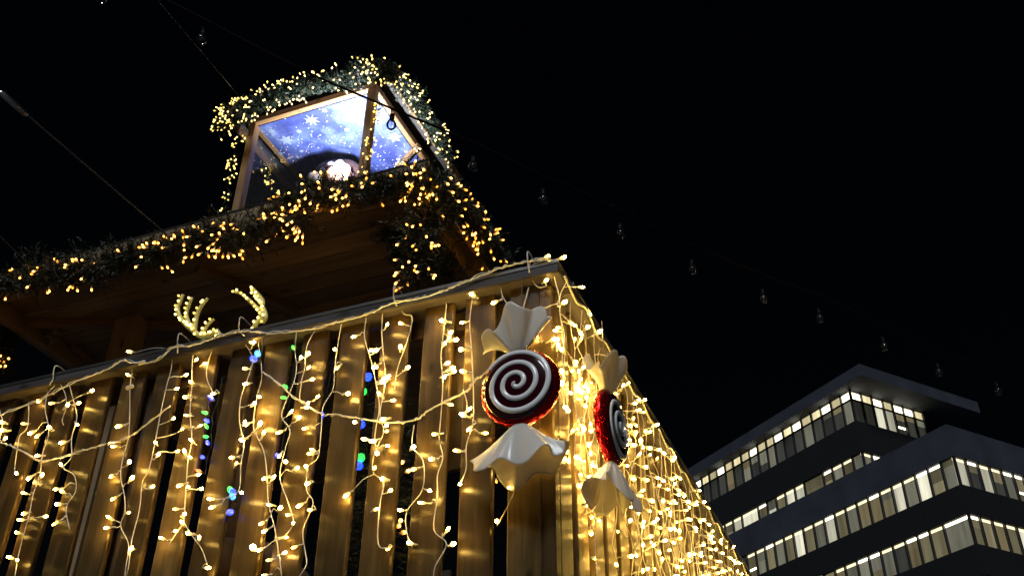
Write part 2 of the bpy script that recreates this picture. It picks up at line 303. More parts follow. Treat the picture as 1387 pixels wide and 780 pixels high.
# ================================================================== ICICLE LIGHTS, left side: strands traced onto the front of the slats
ZM = {'a': (0, 500, 2.785), 'b': (150, 460, 2.4375), 'c': (330, 430, 2.23), 'd': (500, 400, 2.055), 'e': (620, 330, 3.39), 'p': (0, 0, 1)}
def zp(k, p): ox, oy, s = ZM[k]; return (ox+p[0]/s, oy+p[1]/s)
def pl(k, p, dv=0): x, y = zp(k, p); return onplane(x, y, F(0, .026+dv, 0), V)
STR = [
 ('a', [(-12, 120), (0, 160), (10, 200), (0, 260), (-8, 330)], [(10, 200), (22, 230), (15, 265)]),
 ('a', [(108, 125), (108, 180), (100, 225), (75, 250), (65, 300), (55, 375), (62, 392)], [(95, 205), (62, 392)]),
 ('a', [(180, 78), (170, 150), (185, 235), (160, 320), (150, 400), (125, 470), (110, 550), (90, 620), (70, 700), (55, 785)], [(188, 220), (120, 238), (150, 245), (150, 325), (158, 402), (118, 405), (95, 467), (97, 542), (82, 567), (165, 555), (72, 617), (42, 710), (62, 718)]),
 ('a', [(215, 35), (245, 90), (250, 140), (235, 190), (240, 210)], [(148, 118), (205, 127), (290, 130), (342, 83), (250, 140)]),
 ('a', [(262, 62), (275, 110), (290, 180), (270, 260), (270, 330), (240, 370), (280, 400), (285, 460), (250, 520), (262, 605)], [(290, 207), (238, 275), (235, 365), (220, 450), (235, 460), (222, 508), (218, 575)]),
 ('a', [(500, 0), (490, 70), (490, 130), (485, 250), (465, 330), (455, 400), (470, 480), (470, 540), (455, 590), (485, 660), (475, 740), (470, 785)], [(490, 25), (458, 212), (440, 290), (485, 353), (495, 413), (428, 400), (437, 482), (485, 540), (415, 560), (412, 596), (497, 677)]),
 ('b', [(205, 30), (200, 95), (185, 150), (165, 240), (145, 345), (125, 430), (105, 470), (95, 560), (70, 660), (60, 740), (50, 785)], [(65, 40), (243, 118), (215, 162), (203, 262), (232, 298), (218, 368), (152, 385), (150, 342), (132, 487), (70, 690)]),
 ('b', [(285, 25), (270, 60), (268, 150), (262, 240), (268, 330), (255, 400), (250, 470), (245, 540), (240, 600), (215, 640), (195, 670)], [(282, 67), (270, 142), (253, 190), (258, 250), (292, 285), (270, 335), (255, 385), (247, 378), (287, 445), (255, 485), (295, 492), (237, 477), (222, 558), (240, 577), (235, 603), (212, 630), (170, 655)]),
 ('b', [(345, 8), (320, 80), (318, 130), (340, 178)], [(305, 82), (340, 178), (335, 12)]),
 ('b', [(240, 600), (265, 640), (300, 690), (318, 740)], [(265, 640), (292, 655), (318, 752)]),
 ('b', [(435, 0), (468, 60), (455, 120), (430, 190), (425, 270), (440, 340), (430, 410), (425, 490), (400, 520)], [(470, 15), (445, 95), (450, 145), (470, 210), (440, 275), (435, 328), (408, 388), (412, 412), (430, 505), (340, 525), (345, 548)]),
 ('c', [(40, 45), (55, 170), (40, 240), (30, 330), (60, 400), (70, 470), (75, 560), (95, 640), (110, 740), (115, 785)], [(30, 75), (45, 240), (30, 262), (15, 320), (45, 328), (58, 354), (5, 365), (65, 485), (85, 490), (80, 565), (55, 620), (70, 640), (110, 575), (120, 663), (118, 712), (85, 730), (70, 778)]),
 ('c', [(160, 45), (155, 100), (160, 150), (150, 200), (125, 260), (115, 300), (140, 340), (125, 400), (110, 480), (135, 560), (150, 620), (120, 665)], [(172, 122), (195, 110), (195, 153), (202, 188), (110, 345), (140, 288), (165, 305), (125, 435), (110, 415), (160, 455), (135, 595), (150, 620), (50, 700)]),
 ('c', [(215, 38), (190, 90), (185, 150), (175, 190), (170, 250), (195, 262)], [(195, 258), (220, 243)]),
 ('c', [(295, 20), (285, 80), (275, 150), (270, 215), (240, 270), (235, 330), (225, 420), (195, 450), (190, 520), (210, 560), (180, 640), (185, 700), (190, 745), (165, 785)], [(278, 98), (285, 150), (310, 230), (195, 333), (205, 410), (210, 400), (190, 453), (195, 500), (205, 580), (160, 690), (172, 565)]),
 ('c', [(370, 0), (365, 60), (385, 130), (400, 200), (410, 270), (400, 330), (395, 372)], [(335, 57), (400, 100), (400, 148), (415, 195), (430, 185), (373, 368), (395, 372), (403, 408)]),
 ('d', [(38, 40), (35, 100), (40, 170), (45, 240), (30, 330), (40, 380), (15, 440), (10, 490), (40, 520), (30, 580), (25, 690), (60, 703)], [(50, 30), (48, 85), (12, 152), (20, 195), (45, 240), (40, 232), (30, 275), (60, 293), (45, 345), (15, 403), (48, 378), (50, 418), (20, 440), (15, 480), (40, 510), (55, 545), (15, 597), (55, 703), (-60, 553)]),
 ('d', [(75, 0), (95, 50), (120, 62), (105, 130), (80, 200), (70, 270)], [(95, 80), (87, 145), (105, 203)]),
 ('d', [(125, 360), (120, 420), (150, 460), (148, 540), (105, 600), (105, 660), (120, 700)], [(120, 425), (125, 483), (165, 542), (90, 597), (120, 690)]),
 ('d', [(215, 20), (210, 80), (200, 170), (205, 240), (200, 330), (195, 400), (205, 450), (190, 500), (190, 560), (180, 650), (215, 690), (185, 750), (178, 785)], [(213, 72), (205, 228), (210, 135), (225, 105), (235, 125), (222, 118), (215, 190), (230, 215), (226, 205), (220, 302), (190, 385), (175, 455), (155, 577), (218, 652), (232, 692)]),
 ('d', [(290, -10), (280, 70), (285, 150), (290, 260), (290, 340), (285, 370), (270, 420), (270, 480), (255, 520)], [(290, 0), (262, 75), (258, 150), (265, 212), (268, 335), (285, 365), (320, 383), (247, 432), (252, 525)]),
 ('d', [(262, 262), (272, 300), (268, 340)], [(272, 322)]),
 ('e', [(195, 180), (205, 240), (235, 290), (245, 330)], [(180, 265)]),
 ('e', [(330, 90), (340, 160), (370, 200), (410, 195)], [(410, 60), (480, 65), (405, 170)]),
 ('e', [(430, 95), (450, 180), (465, 240), (470, 330), (490, 420), (480, 520), (490, 600), (480, 690), (500, 780)], [(435, 130), (480, 275), (380, 295), (465, 385), (460, 470), (480, 490), (485, 600), (470, 650), (500, 755), (455, 400), (480, 640)]),
 ('p', [(699, 648), (695, 670), (680, 700), (673, 712)], [(692, 660), (673, 705)]),
]
MAINC = [(-30, 575), (8, 559), (50, 543), (100, 518), (144, 501), (166, 489), (184, 492), (212, 489), (234, 471), (261, 468), (292, 457), (326, 449), (374, 451), (426, 445), (463, 435), (500, 425), (528, 412), (565, 405), (601, 394), (632, 381), (663, 369), (690, 360), (720, 354), (745, 350)]
LOWC = [(-30, 592), (0, 599), (23, 607), (58, 624), (100, 613), (140, 602), (177, 590), (231, 549)]
LOWC2 = [(355, 503), (383, 523), (395, 535), (435, 560), (451, 561), (485, 566), (521, 572), (561, 569), (583, 554), (629, 531), (645, 514), (669, 498)]
def ledmesh(): return bulbmesh(random.choice(LED), r=random.choice([.0044, .005, .0056, .0066]), ln=random.choice([.018, .022]), holder=random.choice([.012, .018]))
LED = ['led_warm']*5+['led_warm_bright']*2+['led_warm_dim']*2
ic1 = thing('icicle_lights', 'white cabled icicle lights looping along the rail above the wide gapped slats', 'string lights', F(1.2, 0, ZR))
def front_of_rail(p):      # the main cable is clipped to the outer edge of the rail
    return p
mc = [onplane(x, y, F(0, -.012+.02*(k % 2 == 0)*0, 0), V) for k, (x, y) in enumerate(MAINC)]
MB().tube([p+rdir()*.002 for p in smooth_path(mc, 9)], .0022, 6).build('cable', 'cable', ic1, smooth=True)
jit = [p+rdir()*.0045+Z*.004 for p in smooth_path(mc, 8)]
MB().tube(jit, .002, 5).build('cable', 'cable', ic1, smooth=True)
ic2 = thing('icicle_lights', 'loose white light cable slung across the middle of the slats beside the swirl candy', 'string lights', F(1.0, 0, 3.0))
for lc in (LOWC, LOWC2):
    MB().tube(smooth_path([onplane(x, y, F(0, .004, 0), V) for x, y in lc], 5), .0022, 6).build('cable', 'cable', ic2, smooth=True)
    MB().tube([p+rdir()*.005 for p in smooth_path([onplane(x, y, F(0, .004, 0), V) for x, y in lc], 7)], .0024, 5).build('cable', 'cable', ic2, smooth=True)
for x, y in ((521, 578), (485, 572), (530, 566), (408, 552)):
    p = onplane(x, y, F(0, 0, 0), V); bulb(ic2, p, (rnd(-1, 1), -.5, rnd(-.5, .5)), bulbmesh('led_warm'))
for k, P, B in STR:
    pts = smooth_path([pl(k, p, rnd(-.014, .004)) for p in P], 5)
    mb = MB().tube(pts, .0018, 5)
    blist = []
    A = np.array(pts)
    for q in B:
        c = pl(k, q, rnd(-.022, -.002)); i = int(np.argmin(((A-c)**2).sum(1))); a = A[i]
        d = c-a; n = np.linalg.norm(d)
        if n < .02: d = U*rnd(-1, 1)+Z*rnd(-.5, .3)-V*rnd(.1, .8); d = d/np.linalg.norm(d); a2 = c-d*.02
        else: d = d/n+Z*rnd(-.15, .15)-V*rnd(0, .4); d = d/np.linalg.norm(d); a2 = c-d*.02
        mid = (a+a2)/2+Z*rnd(-.006, .012)-V*.004
        mb.tube(smooth_path([a, mid, a2], 3), .0018, 4); blist.append((a2, d))
    st = mb.build('strand', 'cable', ic1, smooth=True)
    for a2, d in blist: bulb(st, a2, d, ledmesh())
# small clips tying the cable to the rail
for x, y in ((75, 505), (243, 462), (326, 440), (535, 398), (716, 352)):
    p = onplane(x, y, F(0, -.006, 0), V); MB().tube(smooth_path([p+Z*.028+V*.06, p+Z*.03-V*.004, p-V*.01, p-Z*.025-V*.002, p-Z*.05+U*rnd(-.03, .03)], 4), .0026, 5).build('cable_tie', 'cable', ic1, smooth=True)
for x, y in ((192, 491), (176, 524)):
    p = onplane(x, y, F(0, -.012, 0), V); board('connector', ic1, p, U+Z*rnd(-.2, .2), V, .032, .014, .014, 'cable', bev=.004)
# the light that shines pink-white low between the slats
bulb(ic2, pl('p', (345, 745)), (0, -1, 0), bulbmesh('led_pink', r=.011))

# ------------------------------------------------------------------ icicle lights on the side running away
def side_curtain(v0, v1, label, seed, dense):
    random.seed(seed)
    th = thing('icicle_lights', label, 'string lights', F(0, v0, ZR))
    main = []; v = v0; k = 0
    while v < v1: main.append(F(-.008, v, 3.455-(.03 if k % 2 else 0)+rnd(-.01, .01))); v += .11; k += 1
    MB().tube(smooth_path(main, 4), .004, 5).build('cable', 'cable', th, smooth=True)
    v = v0+.02; n = 0
    while v < v1:
        ln = rnd(.55, 1.0); nb = int(ln/dense); pts = []; z = 3.45; vv = v
        zz = 0
        while zz < ln: pts.append(F(.008+rnd(-.012, .012), vv+rnd(-.016, .016), z-zz)); zz += .07
        pts = smooth_path(pts, 3); mb = MB().tube(pts, .0016, 4); bl = []
        for q in range(nb):
            f_ = (q+rnd(.1, .9))/nb
            if f_ < .12 and rnd(0, 1) < .6: continue
            a = pts[int(f_*(len(pts)-1))]; d = V*rnd(-1, 1)+Z*rnd(-.5, .35)-U*rnd(.05, .9); d /= np.linalg.norm(d); a2 = a+d*rnd(.008, .03)-U*.004
            if abs((a2-FC0)@V-.315) < .15 and a2[2] < 3.32: a2 = a2+U*(.022-(a2-FC0)@U); d = V*rnd(-1, 1)+Z*rnd(-.4, .4)
            mb.tube([a, (a+a2)/2+Z*.004, a2], .0018, 4); bl.append((a2, d))
        st = mb.build('strand', 'cable', th, smooth=True)
        for a2, d in bl:
            if n < 298: bulb(st, a2, d, ledmesh()); n += 1
        v += rnd(.06, .10)
    return th
side_curtain(.03, 1.15, 'dense icicle lights around the swirl candy that is seen edge on', 11, .07)
side_curtain(1.17, 2.6, 'dense icicle lights on the receding balustrade beyond the edge on candy', 12, .078)
side_curtain(2.62, 4.3, 'icicle lights at the far end of the receding balustrade below the office windows', 13, .095)

# ================================================================== SWIRL CANDIES
def candy(c, nrm, side, label, seed, spin):
    """c centre of the disc, nrm outward normal, side a horizontal axis"""
    random.seed(seed); c = sa(c); nrm = sa(nrm); side = sa(side); upv = Z
    th = thing('swirl_candy', label, 'candy decoration', c-Z*.27)
    Rd = .118; T = .021
    bulge = lambda r: T+.014*(1-(r/Rd)**2)
    prof = [(Rd*q, bulge(Rd*q)) for q in (.02, .25, .5, .75, .93)]
    disc = MB().lathe([(Rd*.93, -T*.6)]+[(r, h) for r, h in prof[::-1]], c, nrm, 56, e1=side).build('disc', 'candy_red', th, smooth=True)
    rp = [(Rd*.93, -T*.8)]+[(Rd*.93+.014*math.sin(a), -T*.1+T*.85*-math.cos(a)) for a in np.linspace(.2, math.pi-.25, 9)]+[(Rd*.93, T*.95)]
    MB().lathe(rp, c, nrm, 64, e1=side).build('rim', 'glitter_red', th, smooth=True)
    # white spiral, a raised ribbon
    V_ = []; Fs = []; n = 190; turns = 3.05; pit = Rd*.94/turns/ (2*math.pi)
    for i in range(n):
        a = turns*2*math.pi*i/(n-1); r0 = pit*a; wd = min(.44, .12+a*.25)*pit*2*math.pi*.98
        for rr_, hh in ((max(r0-wd*.5, 0), .0005), (max(r0-wd*.42, 0), .0042), (r0+wd*.42, .0042), (r0+wd*.5, .0005)):
            rq = min(rr_, Rd*.975); ang = a+spin
            V_.append(c+nrm*(bulge(rq)+hh)+(side*math.cos(ang)+upv*math.sin(ang))*rq)
        if i: k = 4*(i-1); Fs += [(k+j, k+4+j, k+5+j, k+1+j) for j in range(3)]
    MB().add(V_, Fs).build('spiral', 'candy_white', disc, smooth=True)
    for sgn, wr, hh, tilt in ((1, .092, .105, -.12), (-1, .122, .125, .03)):
        nn, mm = 150, 20; V_ = []; ph = rnd(0, 6)
        for j in range(mm):
            t_ = j/(mm-1)
            for i in range(nn):
                a = 2*math.pi*i/nn
                rad = .014+wr*(t_**.75); ru = 1+.10*t_*math.sin(4*a+ph)+.05*t_*math.sin(11*a+2*ph)+.035*math.sin(17*a+ph+2*math.sin(3*a))*t_**.4*(1-.7*t_)
                x = rad*ru*math.cos(a); y = rad*.5*ru*math.sin(a)+.012*t_*math.sin(5*a+ph)
                drop = (math.cos(2*a)*.22 + .06*math.sin(3*a+ph))*t_**2*hh
                h = Rd*.98+hh*t_**.9 - drop + (x*.32*t_ if sgn > 0 else -x*.04) - (.018*math.sin(6*a+ph)*t_**2)
                V_.append(c+side*(x+tilt*h*sgn*.6)+nrm*y+upv*h*sgn)
        Fs = [(j*nn+i, j*nn+(i+1) % nn, (j+1)*nn+(i+1) % nn, (j+1)*nn+i) for j in range(mm-1) for i in range(nn)]+[tuple(range(nn))]
        w = MB().add(V_, Fs).build('wrapper_end', 'wrapper', th, smooth=True)
        so_ = w.modifiers.new('s', 'SOLIDIFY'); so_.thickness = .0012
    MB().tube([c+Z*(Rd+.13), c+Z*(Rd+.2)+nrm*-.01, c+Z*(3.45-c[2])+nrm*-.01], .002, 5).build('hanger', 'steel_wire', th)
    return th
candy(F(.112, -.045, 3.04), -V, -U, 'swirl candy with its red and white spiral facing forward, at the balustrade corner', 3, 2.2)
candy(F(-.05, .315, 3.05), -U, V, 'swirl candy turned nearly edge on, hung among the densest lights', 5, 1.0)

# extra bulbs added out of sight to make the wrappers glow
for (o_, ax, sgn) in (((.112, .026, 3.04), U, 1), ((.026, .315, 3.05), V, 1)):
    th_ = thing('icicle_lights', 'lights added unseen to backlight the ' + ('forward facing' if ax is U else 'edge on') + ' swirl candy wrappers', 'string lights', F(*o_))
    for zo in (.17, .19, .14, -.15, -.17, -.14, -.16, .18, .16, .185, -.155, -.165, .15, -.175):
        c_ = F(*o_)+ax*rnd(-.075, .075)+Z*zo; bulb(th_, c_, Z*rnd(-1, 1)+ax*rnd(-1, 1), bulbmesh('led_warm_bright', r=.005))
    MB().tube(smooth_path([F(*o_)+Z*.4, F(*o_)+Z*.2+ax*.04, F(*o_)+ax*-.03, F(*o_)-Z*.2+ax*.05], 5), .0022, 5).build('strand', 'cable', th_, smooth=True)
# ================================================================== PAVILION ON THE TERRACE
ZE = 5.0; HW = 3.05
pv = thing('pavilion', 'dark wooden pavilion roof with boarded underside carrying the lit glass lantern', 'pavilion', H(1.5, 1.5, 2.36))
nb = 22; bw = HW/nb
for k in range(nb): board('soffit_board', pv, H(HW/2, bw*(k+.5), ZE+.012), U, V, HW-.05, bw-.006, .018, 'pavilion_wood')
for c, xd, ln in ((H(HW/2, .012, ZE+.035), U, HW), (H(HW/2, HW-.012, ZE+.035), U, HW)): board('fascia', pv, c, xd, Z, ln, .16, .024, 'pavilion_wood')
for c in (H(.012, HW/2, ZE+.035), H(HW-.012, HW/2, ZE+.035)): board('fascia', pv, c, V, Z, HW-.05, .16, .024, 'pavilion_wood')
board('beam', pv, H(.13, HW/2, ZE-.05), V, U, HW-.1, .07, .1, 'pavilion_wood')
board('beam', pv, H(1.6, 1.02, ZE-.05), U, V, 2.8, .09, .1, 'pavilion_wood')
board('beam', pv, H(HW-.13, HW/2, ZE-.05), V, U, HW-.1, .07, .1, 'pavilion_wood')
def soffit_line(name, a, b_, w, t_, mat):
    A = atz(*a, ZE); B_ = atz(*b_, ZE); d = B_-A; board(name, pv, (A+B_)/2-Z*t_/2, d, np.cross(Z, d), np.linalg.norm(d), w, t_, mat)
soffit_line('batten', (40, 433), (300, 436), .05, .05, 'lantern_wood')
soffit_line('batten', (268, 358), (400, 420), .07, .05, 'pavilion_wood')
soffit_line('batten', (100, 465), (140, 500), .05, .04, 'lantern_wood')
for a, c, w in ((2.24, .5, .17), (.22, 2.0, .12), (HW-.2, HW-.2, .12), (.2, HW-.2, .12)): board('post', pv, H(a, c, 2.36+1.295), Z, U, 2.59, w, w*.6, 'pavilion_wood')
rb = 1.0; zt = 5.62
c4 = [(0, 0), (HW, 0), (HW, HW), (0, HW)]; i4 = [(rb, rb), (rb+1.06, rb), (rb+1.06, rb+1.06), (rb, rb+1.06)]
for k in range(4):
    a, b_, c, d = H(*c4[k], ZE+.118), H(*c4[(k+1) % 4], ZE+.118), H(*i4[(k+1) % 4], zt), H(*i4[k], zt)
    w = MB().quad(a, b_, c, d).build('roof_panel', 'roof_felt', pv); s_ = w.modifiers.new('s', 'SOLIDIFY'); s_.thickness = .02; s_.offset = 0
# half-height boarded wall of the pavilion seen through the gaps
for k in range(8): board('wall_board', pv, H(1.25, 1.1, 2.42+.125*k), U, Z, 1.9, .12, .02, 'dark_wood')

# ------------------------------------------------------------------ glass roof lantern
LW = 1.06; ZC = 6.9; ZB = 5.62
ln_ = thing('roof_lantern', 'glazed wooden lantern on the pavilion roof with bright blue starry sky ceiling', 'roof lantern', L(.53, .53, ZB))
for a, c in ((.0, .0), (LW, .0), (.0, LW), (LW, LW)):
    board('post', ln_, L(a+(.03 if a == 0 else -.03), c+(.03 if c == 0 else -.03), (ZB+ZC)/2), Z, U, ZC-ZB-.004, .06, .06, 'lantern_wood')
for z_, nm in ((ZC+.03, 'head_rail'), (ZB+.03, 'sill_rail')):
    for c in (.02, LW-.02): board(nm, ln_, L(LW/2, c, z_), U, Z, LW+.0, .055, .04, 'lantern_wood')
    for a in (.02, LW-.02): board(nm, ln_, L(a, LW/2, z_), V, Z, LW-.09, .055, .04, 'lantern_wood')
for a, c, xd in ((LW/2, .03, U), (LW/2, LW-.03, U), (.03, LW/2, V), (LW-.03, LW/2, V)):
    yd = np.cross(xd, Z); MB().box(L(a, c, (ZB+ZC)/2+.0), xd, yd, Z, LW/2-.062, .003, (ZC-ZB)/2-.062).build('pane', 'pane_glass', ln_)
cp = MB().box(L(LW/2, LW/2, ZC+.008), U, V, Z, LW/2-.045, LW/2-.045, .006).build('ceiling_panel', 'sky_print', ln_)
def star(c, r, pts, rot, parent, inner=.42):
    V_ = []
    for i in range(pts*2):
        a = rot+math.pi*i/pts; rr_ = r if i % 2 == 0 else r*inner; V_.append(c+(U*math.cos(a)+V*math.sin(a))*rr_)
    lo = [p-Z*.0015 for p in V_]; n = len(V_)
    MB().add(V_+lo, [tuple(range(n)), tuple(range(n, 2*n))]+[(i, (i+1) % n, n+(i+1) % n, n+i) for i in range(n)]).build('printed_star', 'star_print', parent)
for x, y, r_, n_ in ((388, 190, .075, 6), (422, 163, .08, 8), (368, 178, .06, 10), (534, 186, .075, 6), (545, 215, .05, 8), (485, 142, .05, 8), (562, 208, .035, 6), (405, 178, .03, 6), (440, 150, .035, 8), (470, 176, .03, 6), (520, 160, .03, 6), (380, 208, .03, 6), (408, 205, .025, 8)):
    star(atz(x, y, ZC-.001)+Z*.0, r_*.8, n_, rnd(0, 1), cp, .35 if n_ > 6 else .5)
c1, c2 = atz(566, 198, ZC-.04), atz(538, 226, ZC-.04)
board('brace', ln_, (c1+c2)/2, c2-c1, np.cross(Z, c2-c1), np.linalg.norm(c2-c1)+.02, .035, .035, 'lantern_wood')
MB().box(L(LW/2, LW/2, ZB+.035), U, V, Z, LW/2-.05, LW/2-.05, .012).build('floor_panel', 'pavilion_wood', ln_)
ov = .13; q4 = [(-ov, -ov), (LW+ov, -ov), (LW+ov, LW+ov), (-ov, LW+ov)]
for k in range(4):
    a, b_ = L(*q4[k], ZC+.07), L(*q4[(k+1) % 4], ZC+.07)
    w = MB().quad(a, b_, L(LW/2, LW/2, ZC+.42)).build('roof_panel', 'roof_felt', ln_); s_ = w.modifiers.new('s', 'SOLIDIFY'); s_.thickness = .02; s_.offset = 0
    d = b_-a; board('eaves_board', ln_, (a+b_)/2-Z*.03, d, Z, np.linalg.norm(d)-.05, .07, .02, 'lantern_wood')
# lamp standing on the lantern's floor
lp = thing('floor_lamp', 'small bright white spotlight inside the roof lantern behind the fir', 'lamp', L(.20, .17, ZB+.047))
pL = L(.20, .17, ZB+.60)
MB().lathe([(.05, 0), (.05, .012), (.008, .014), (.008, .50), (.025, .51), (.035, .57)], L(.20, .17, ZB+.047), Z, 16).build('stand', 'black_plastic', lp, smooth=True)
ll = bpy.data.lights.new('lamp_light', 'SPOT'); ll.spot_size = R(132); ll.spot_blend = .75; ll.energy = 290; ll.color = (.80, .86, 1.0); ll.shadow_soft_size = .035
lo_ = bpy.data.objects.new('lamp_light', ll); COL.objects.link(lo_); lo_.parent = lp; lo_.rotation_euler = (math.pi, 0, 0); lo_.location = Vector(pL+Z*.06-rootbase(lp))
# plush figure lying against the glass
pf = thing('plush_figure', 'fluffy white and dark red plush figure behind the lantern glass', 'plush toy', L(.52, .42, ZB+.047))
def blob(name, c, rx, ry, rz, mat, par, nz=.12, seed=0, n=24):
    rg = np.random.default_rng(seed); ph = rg.uniform(0, 6, 6); V_ = []; c = sa(c); m_ = n//2
    for j in range(m_+1):
        th_ = math.pi*j/m_
        for i in range(n):
            a = 2*math.pi*i/n; k = 1+nz*(math.sin(3*a+ph[0])*math.sin(2*th_+ph[1])+.6*math.sin(5*a+ph[2])*math.sin(4*th_+ph[3]))*math.sin(th_)
            V_.append(c+U*rx*k*math.sin(th_)*math.cos(a)+V*ry*k*math.sin(th_)*math.sin(a)+Z*rz*k*math.cos(th_))
    return MB().add(V_, [(j*n+i, j*n+(i+1) % n, (j+1)*n+(i+1) % n, (j+1)*n+i) for j in range(m_) for i in range(n)]).build(name, mat, par, smooth=True)
cf = onplane(451, 235, L(0, .36, 0), V)
blob('body', cf+U*.10+V*.10-Z*.34, .22, .18, .34, 'felt_red', pf, .05, 1)
blob('hood', cf+U*.04+V*.11+Z*.05, .21, .14, .15, 'felt_red', pf, .06, 2)
blob('face', cf-U*.02-V*.02-Z*.03, .055, .06, .06, 'felt_skin', pf, .02, 3)
# rolled fleece brim around the face and a fleece bobble
ring = [cf+(U*math.cos(a)*.088+Z*math.sin(a)*.075)+V*.01 for a in np.linspace(-.5, math.pi+.9, 22)]
MB().tube(ring, [.044+.008*math.sin(i*1.7) for i in range(22)], 14).build('fleece_brim', 'fleece', pf, smooth=True)
blob('bobble', cf+U*.145-V*.02-Z*.015, .05, .05, .048, 'fleece', pf, .12, 5)
blob('sleeve', cf+U*.24+V*.10-Z*.05, .13, .07, .07, 'felt_red', pf, .05, 6)

# ================================================================== FIR GARLANDS AND THEIR LIGHTS
def fir(path, rad, label, dens=420, nee=24, seed=1, sag=0):
    rg = np.random.default_rng(seed); P = np.array(smooth_path(path, 10)); seg = np.linalg.norm(np.diff(P, axis=0), axis=1); cum = np.r_[0, np.cumsum(seg)]; Lh = cum[-1]
    th = thing('fir_garland', label, 'garland', P[0])
    n = int(Lh*dens); s = rg.uniform(0, Lh, n); i = np.clip(np.searchsorted(cum, s)-1, 0, len(seg)-1); t_ = ((s-cum[i])/seg[i])[:, None]
    O = P[i]*(1-t_)+P[i+1]*t_; T = (P[i+1]-P[i])/seg[i][:, None]
    D = rg.normal(size=(n, 3)); D -= T*(D*T).sum(1)[:, None]; D /= np.linalg.norm(D, axis=1)[:, None]; D = D+T*rg.uniform(-.7, .9, (n, 1)); D /= np.linalg.norm(D, axis=1)[:, None]
    lump = .75+.45*np.sin(s*9+rg.uniform(0, 6))*np.sin(s*4.3)
    Lt = rad*rg.uniform(.55, 1.25, (n, 1))*np.clip(lump, .6, 1.3)[:, None]
    tp = np.linspace(.15, 1, nee)[None, :, None]
    B = O[:, None]+D[:, None]*Lt[:, None]*tp                                  # n, nee, 3
    q = rg.normal(size=(n, nee, 3)); q -= D[:, None]*(q*D[:, None]).sum(2)[..., None]; q /= np.linalg.norm(q, axis=2)[..., None]
    nd = q*.8+D[:, None]*.65; nd /= np.linalg.norm(nd, axis=2)[..., None]; nl = rg.uniform(.018, .034, (n, nee, 1))
    w = np.cross(nd, rg.normal(size=(n, nee, 3))); w /= np.linalg.norm(w, axis=2)[..., None]; w *= .0027
    tri = np.stack([B-w, B+w, B+nd*nl], 2).reshape(-1, 3)-P[0]
    me = bpy.data.meshes.new('foliage'); k = len(tri)//3; me.vertices.add(len(tri)); me.vertices.foreach_set('co', tri.ravel()); me.loops.add(len(tri)); me.loops.foreach_set('vertex_index', np.arange(len(tri), dtype=np.int32))
    me.polygons.add(k); me.polygons.foreach_set('loop_start', np.arange(0, 3*k, 3, dtype=np.int32)); me.materials.append(MATS['needles']); me.update(calc_edges=True)
    o = bpy.data.objects.new('foliage', me); COL.objects.link(o); o.parent = th; o['kind'] = 'stuff'
    mb = MB().tube(P, .012, 6)
    for j in range(0, n, 4): mb.tube([O[j], O[j]+D[j]*Lt[j]], .0016, 3, cap=False)
    mb.build('stem', 'twig', th, recalc=False)
    return P, th
def string(path, rad, n, label, mats, seed, r=.0060, down=.5, side=None, hang=0, group=None, turns=9, hol=.014, ln=.018):
    random.seed(seed); rg = np.random.default_rng(seed); P = np.array(smooth_path(path, 10)); K = len(P)
    th = thing('fairy_lights', label, 'fairy lights', P[0], group)
    cab = []
    for i in range(K):
        a = turns*2*math.pi*i/K; T = P[min(i+1, K-1)]-P[max(i-1, 0)]; T /= np.linalg.norm(T)+1e-9
        e1 = np.cross(T, [.2, .9, .35]); e1 /= np.linalg.norm(e1); e2 = np.cross(T, e1); cab.append(P[i]+(e1*math.cos(a)+e2*math.sin(a))*rad*.85)
    mb = MB().tube(cab, .0022, 4); bl = []
    toc = np.array([CAM-p for p in P]); toc /= np.linalg.norm(toc, axis=1)[:, None]
    c0 = rg.uniform(0, K-1.001, max(3, n//4))
    for j in range(n):
        f_ = rg.choice(c0)+rg.normal(0, K*.018) if j % 4 else rg.uniform(0, K-1.001)
        f_ = min(max(f_, 0), K-1.001); i = int(f_); t_ = f_-i; p = P[i]*(1-t_)+P[i+1]*t_; T = P[i+1]-P[i]; T /= np.linalg.norm(T)+1e-9
        d = rg.normal(size=3); d -= T*(d@T); d /= np.linalg.norm(d)
        d = d+np.array([0, 0, -down])+(side*.75 if side is not None else 0); d /= np.linalg.norm(d)
        q = p+d*rad*rg.uniform(.75, 1.2)
        a = cab[i]; mb.tube([a, (a+q)/2-Z*.006, q], .0015, 3, cap=False); dd = d+np.array([0, 0, -.8*down])+rg.normal(size=3)*.5; bl.append((q, dd/np.linalg.norm(dd)))
    mb.build('cable', 'cable_dark', th, smooth=True, recalc=False)
    for q, d in bl: bulb(th, q, d, bulbmesh(random.choice(mats), r=r, ln=ln, holder=hol, hm='cable'))
    return th
AMB = ['led_amber', 'led_amber', 'led_amber_dim']; PAL = ['led_pale', 'led_pale', 'led_pale_dim']
def onl(px, dv): return [onplane(x, y, H(0, dv, 0), V) for x, y in px]
def onr(px, du): return [onplane(x, y, H(du, 0, 0), U) for x, y in px]
eL = onl([(-45, 402), (0, 388), (60, 376), (110, 370), (160, 358), (215, 346), (265, 330), (310, 325), (350, 314), (392, 303), (412, 300)], -.07)
eM = onl([(372, 296), (388, 278), (410, 264), (450, 259), (500, 257), (545, 249), (585, 243)], -.05)
eR = onr([(580, 240), (600, 262), (625, 285), (645, 307), (660, 332), (676, 358), (700, 395)], -.05)
fir([p+Z*.035 for p in eL], .15, 'fir garland on the pavilion eaves over the reindeer antlers, reaching beneath a guy wire', seed=21)
fir(eM, .115, 'fir garland on the pavilion eaves right below the lantern glass', seed=22)
fir(eR, .14, 'fir garland on the receding pavilion eaves right of the hanging fir', seed=23)
string(eL, .075, 130, 'amber fairy lights on the eaves fir above the reindeer antlers', AMB, 31, side=-V)
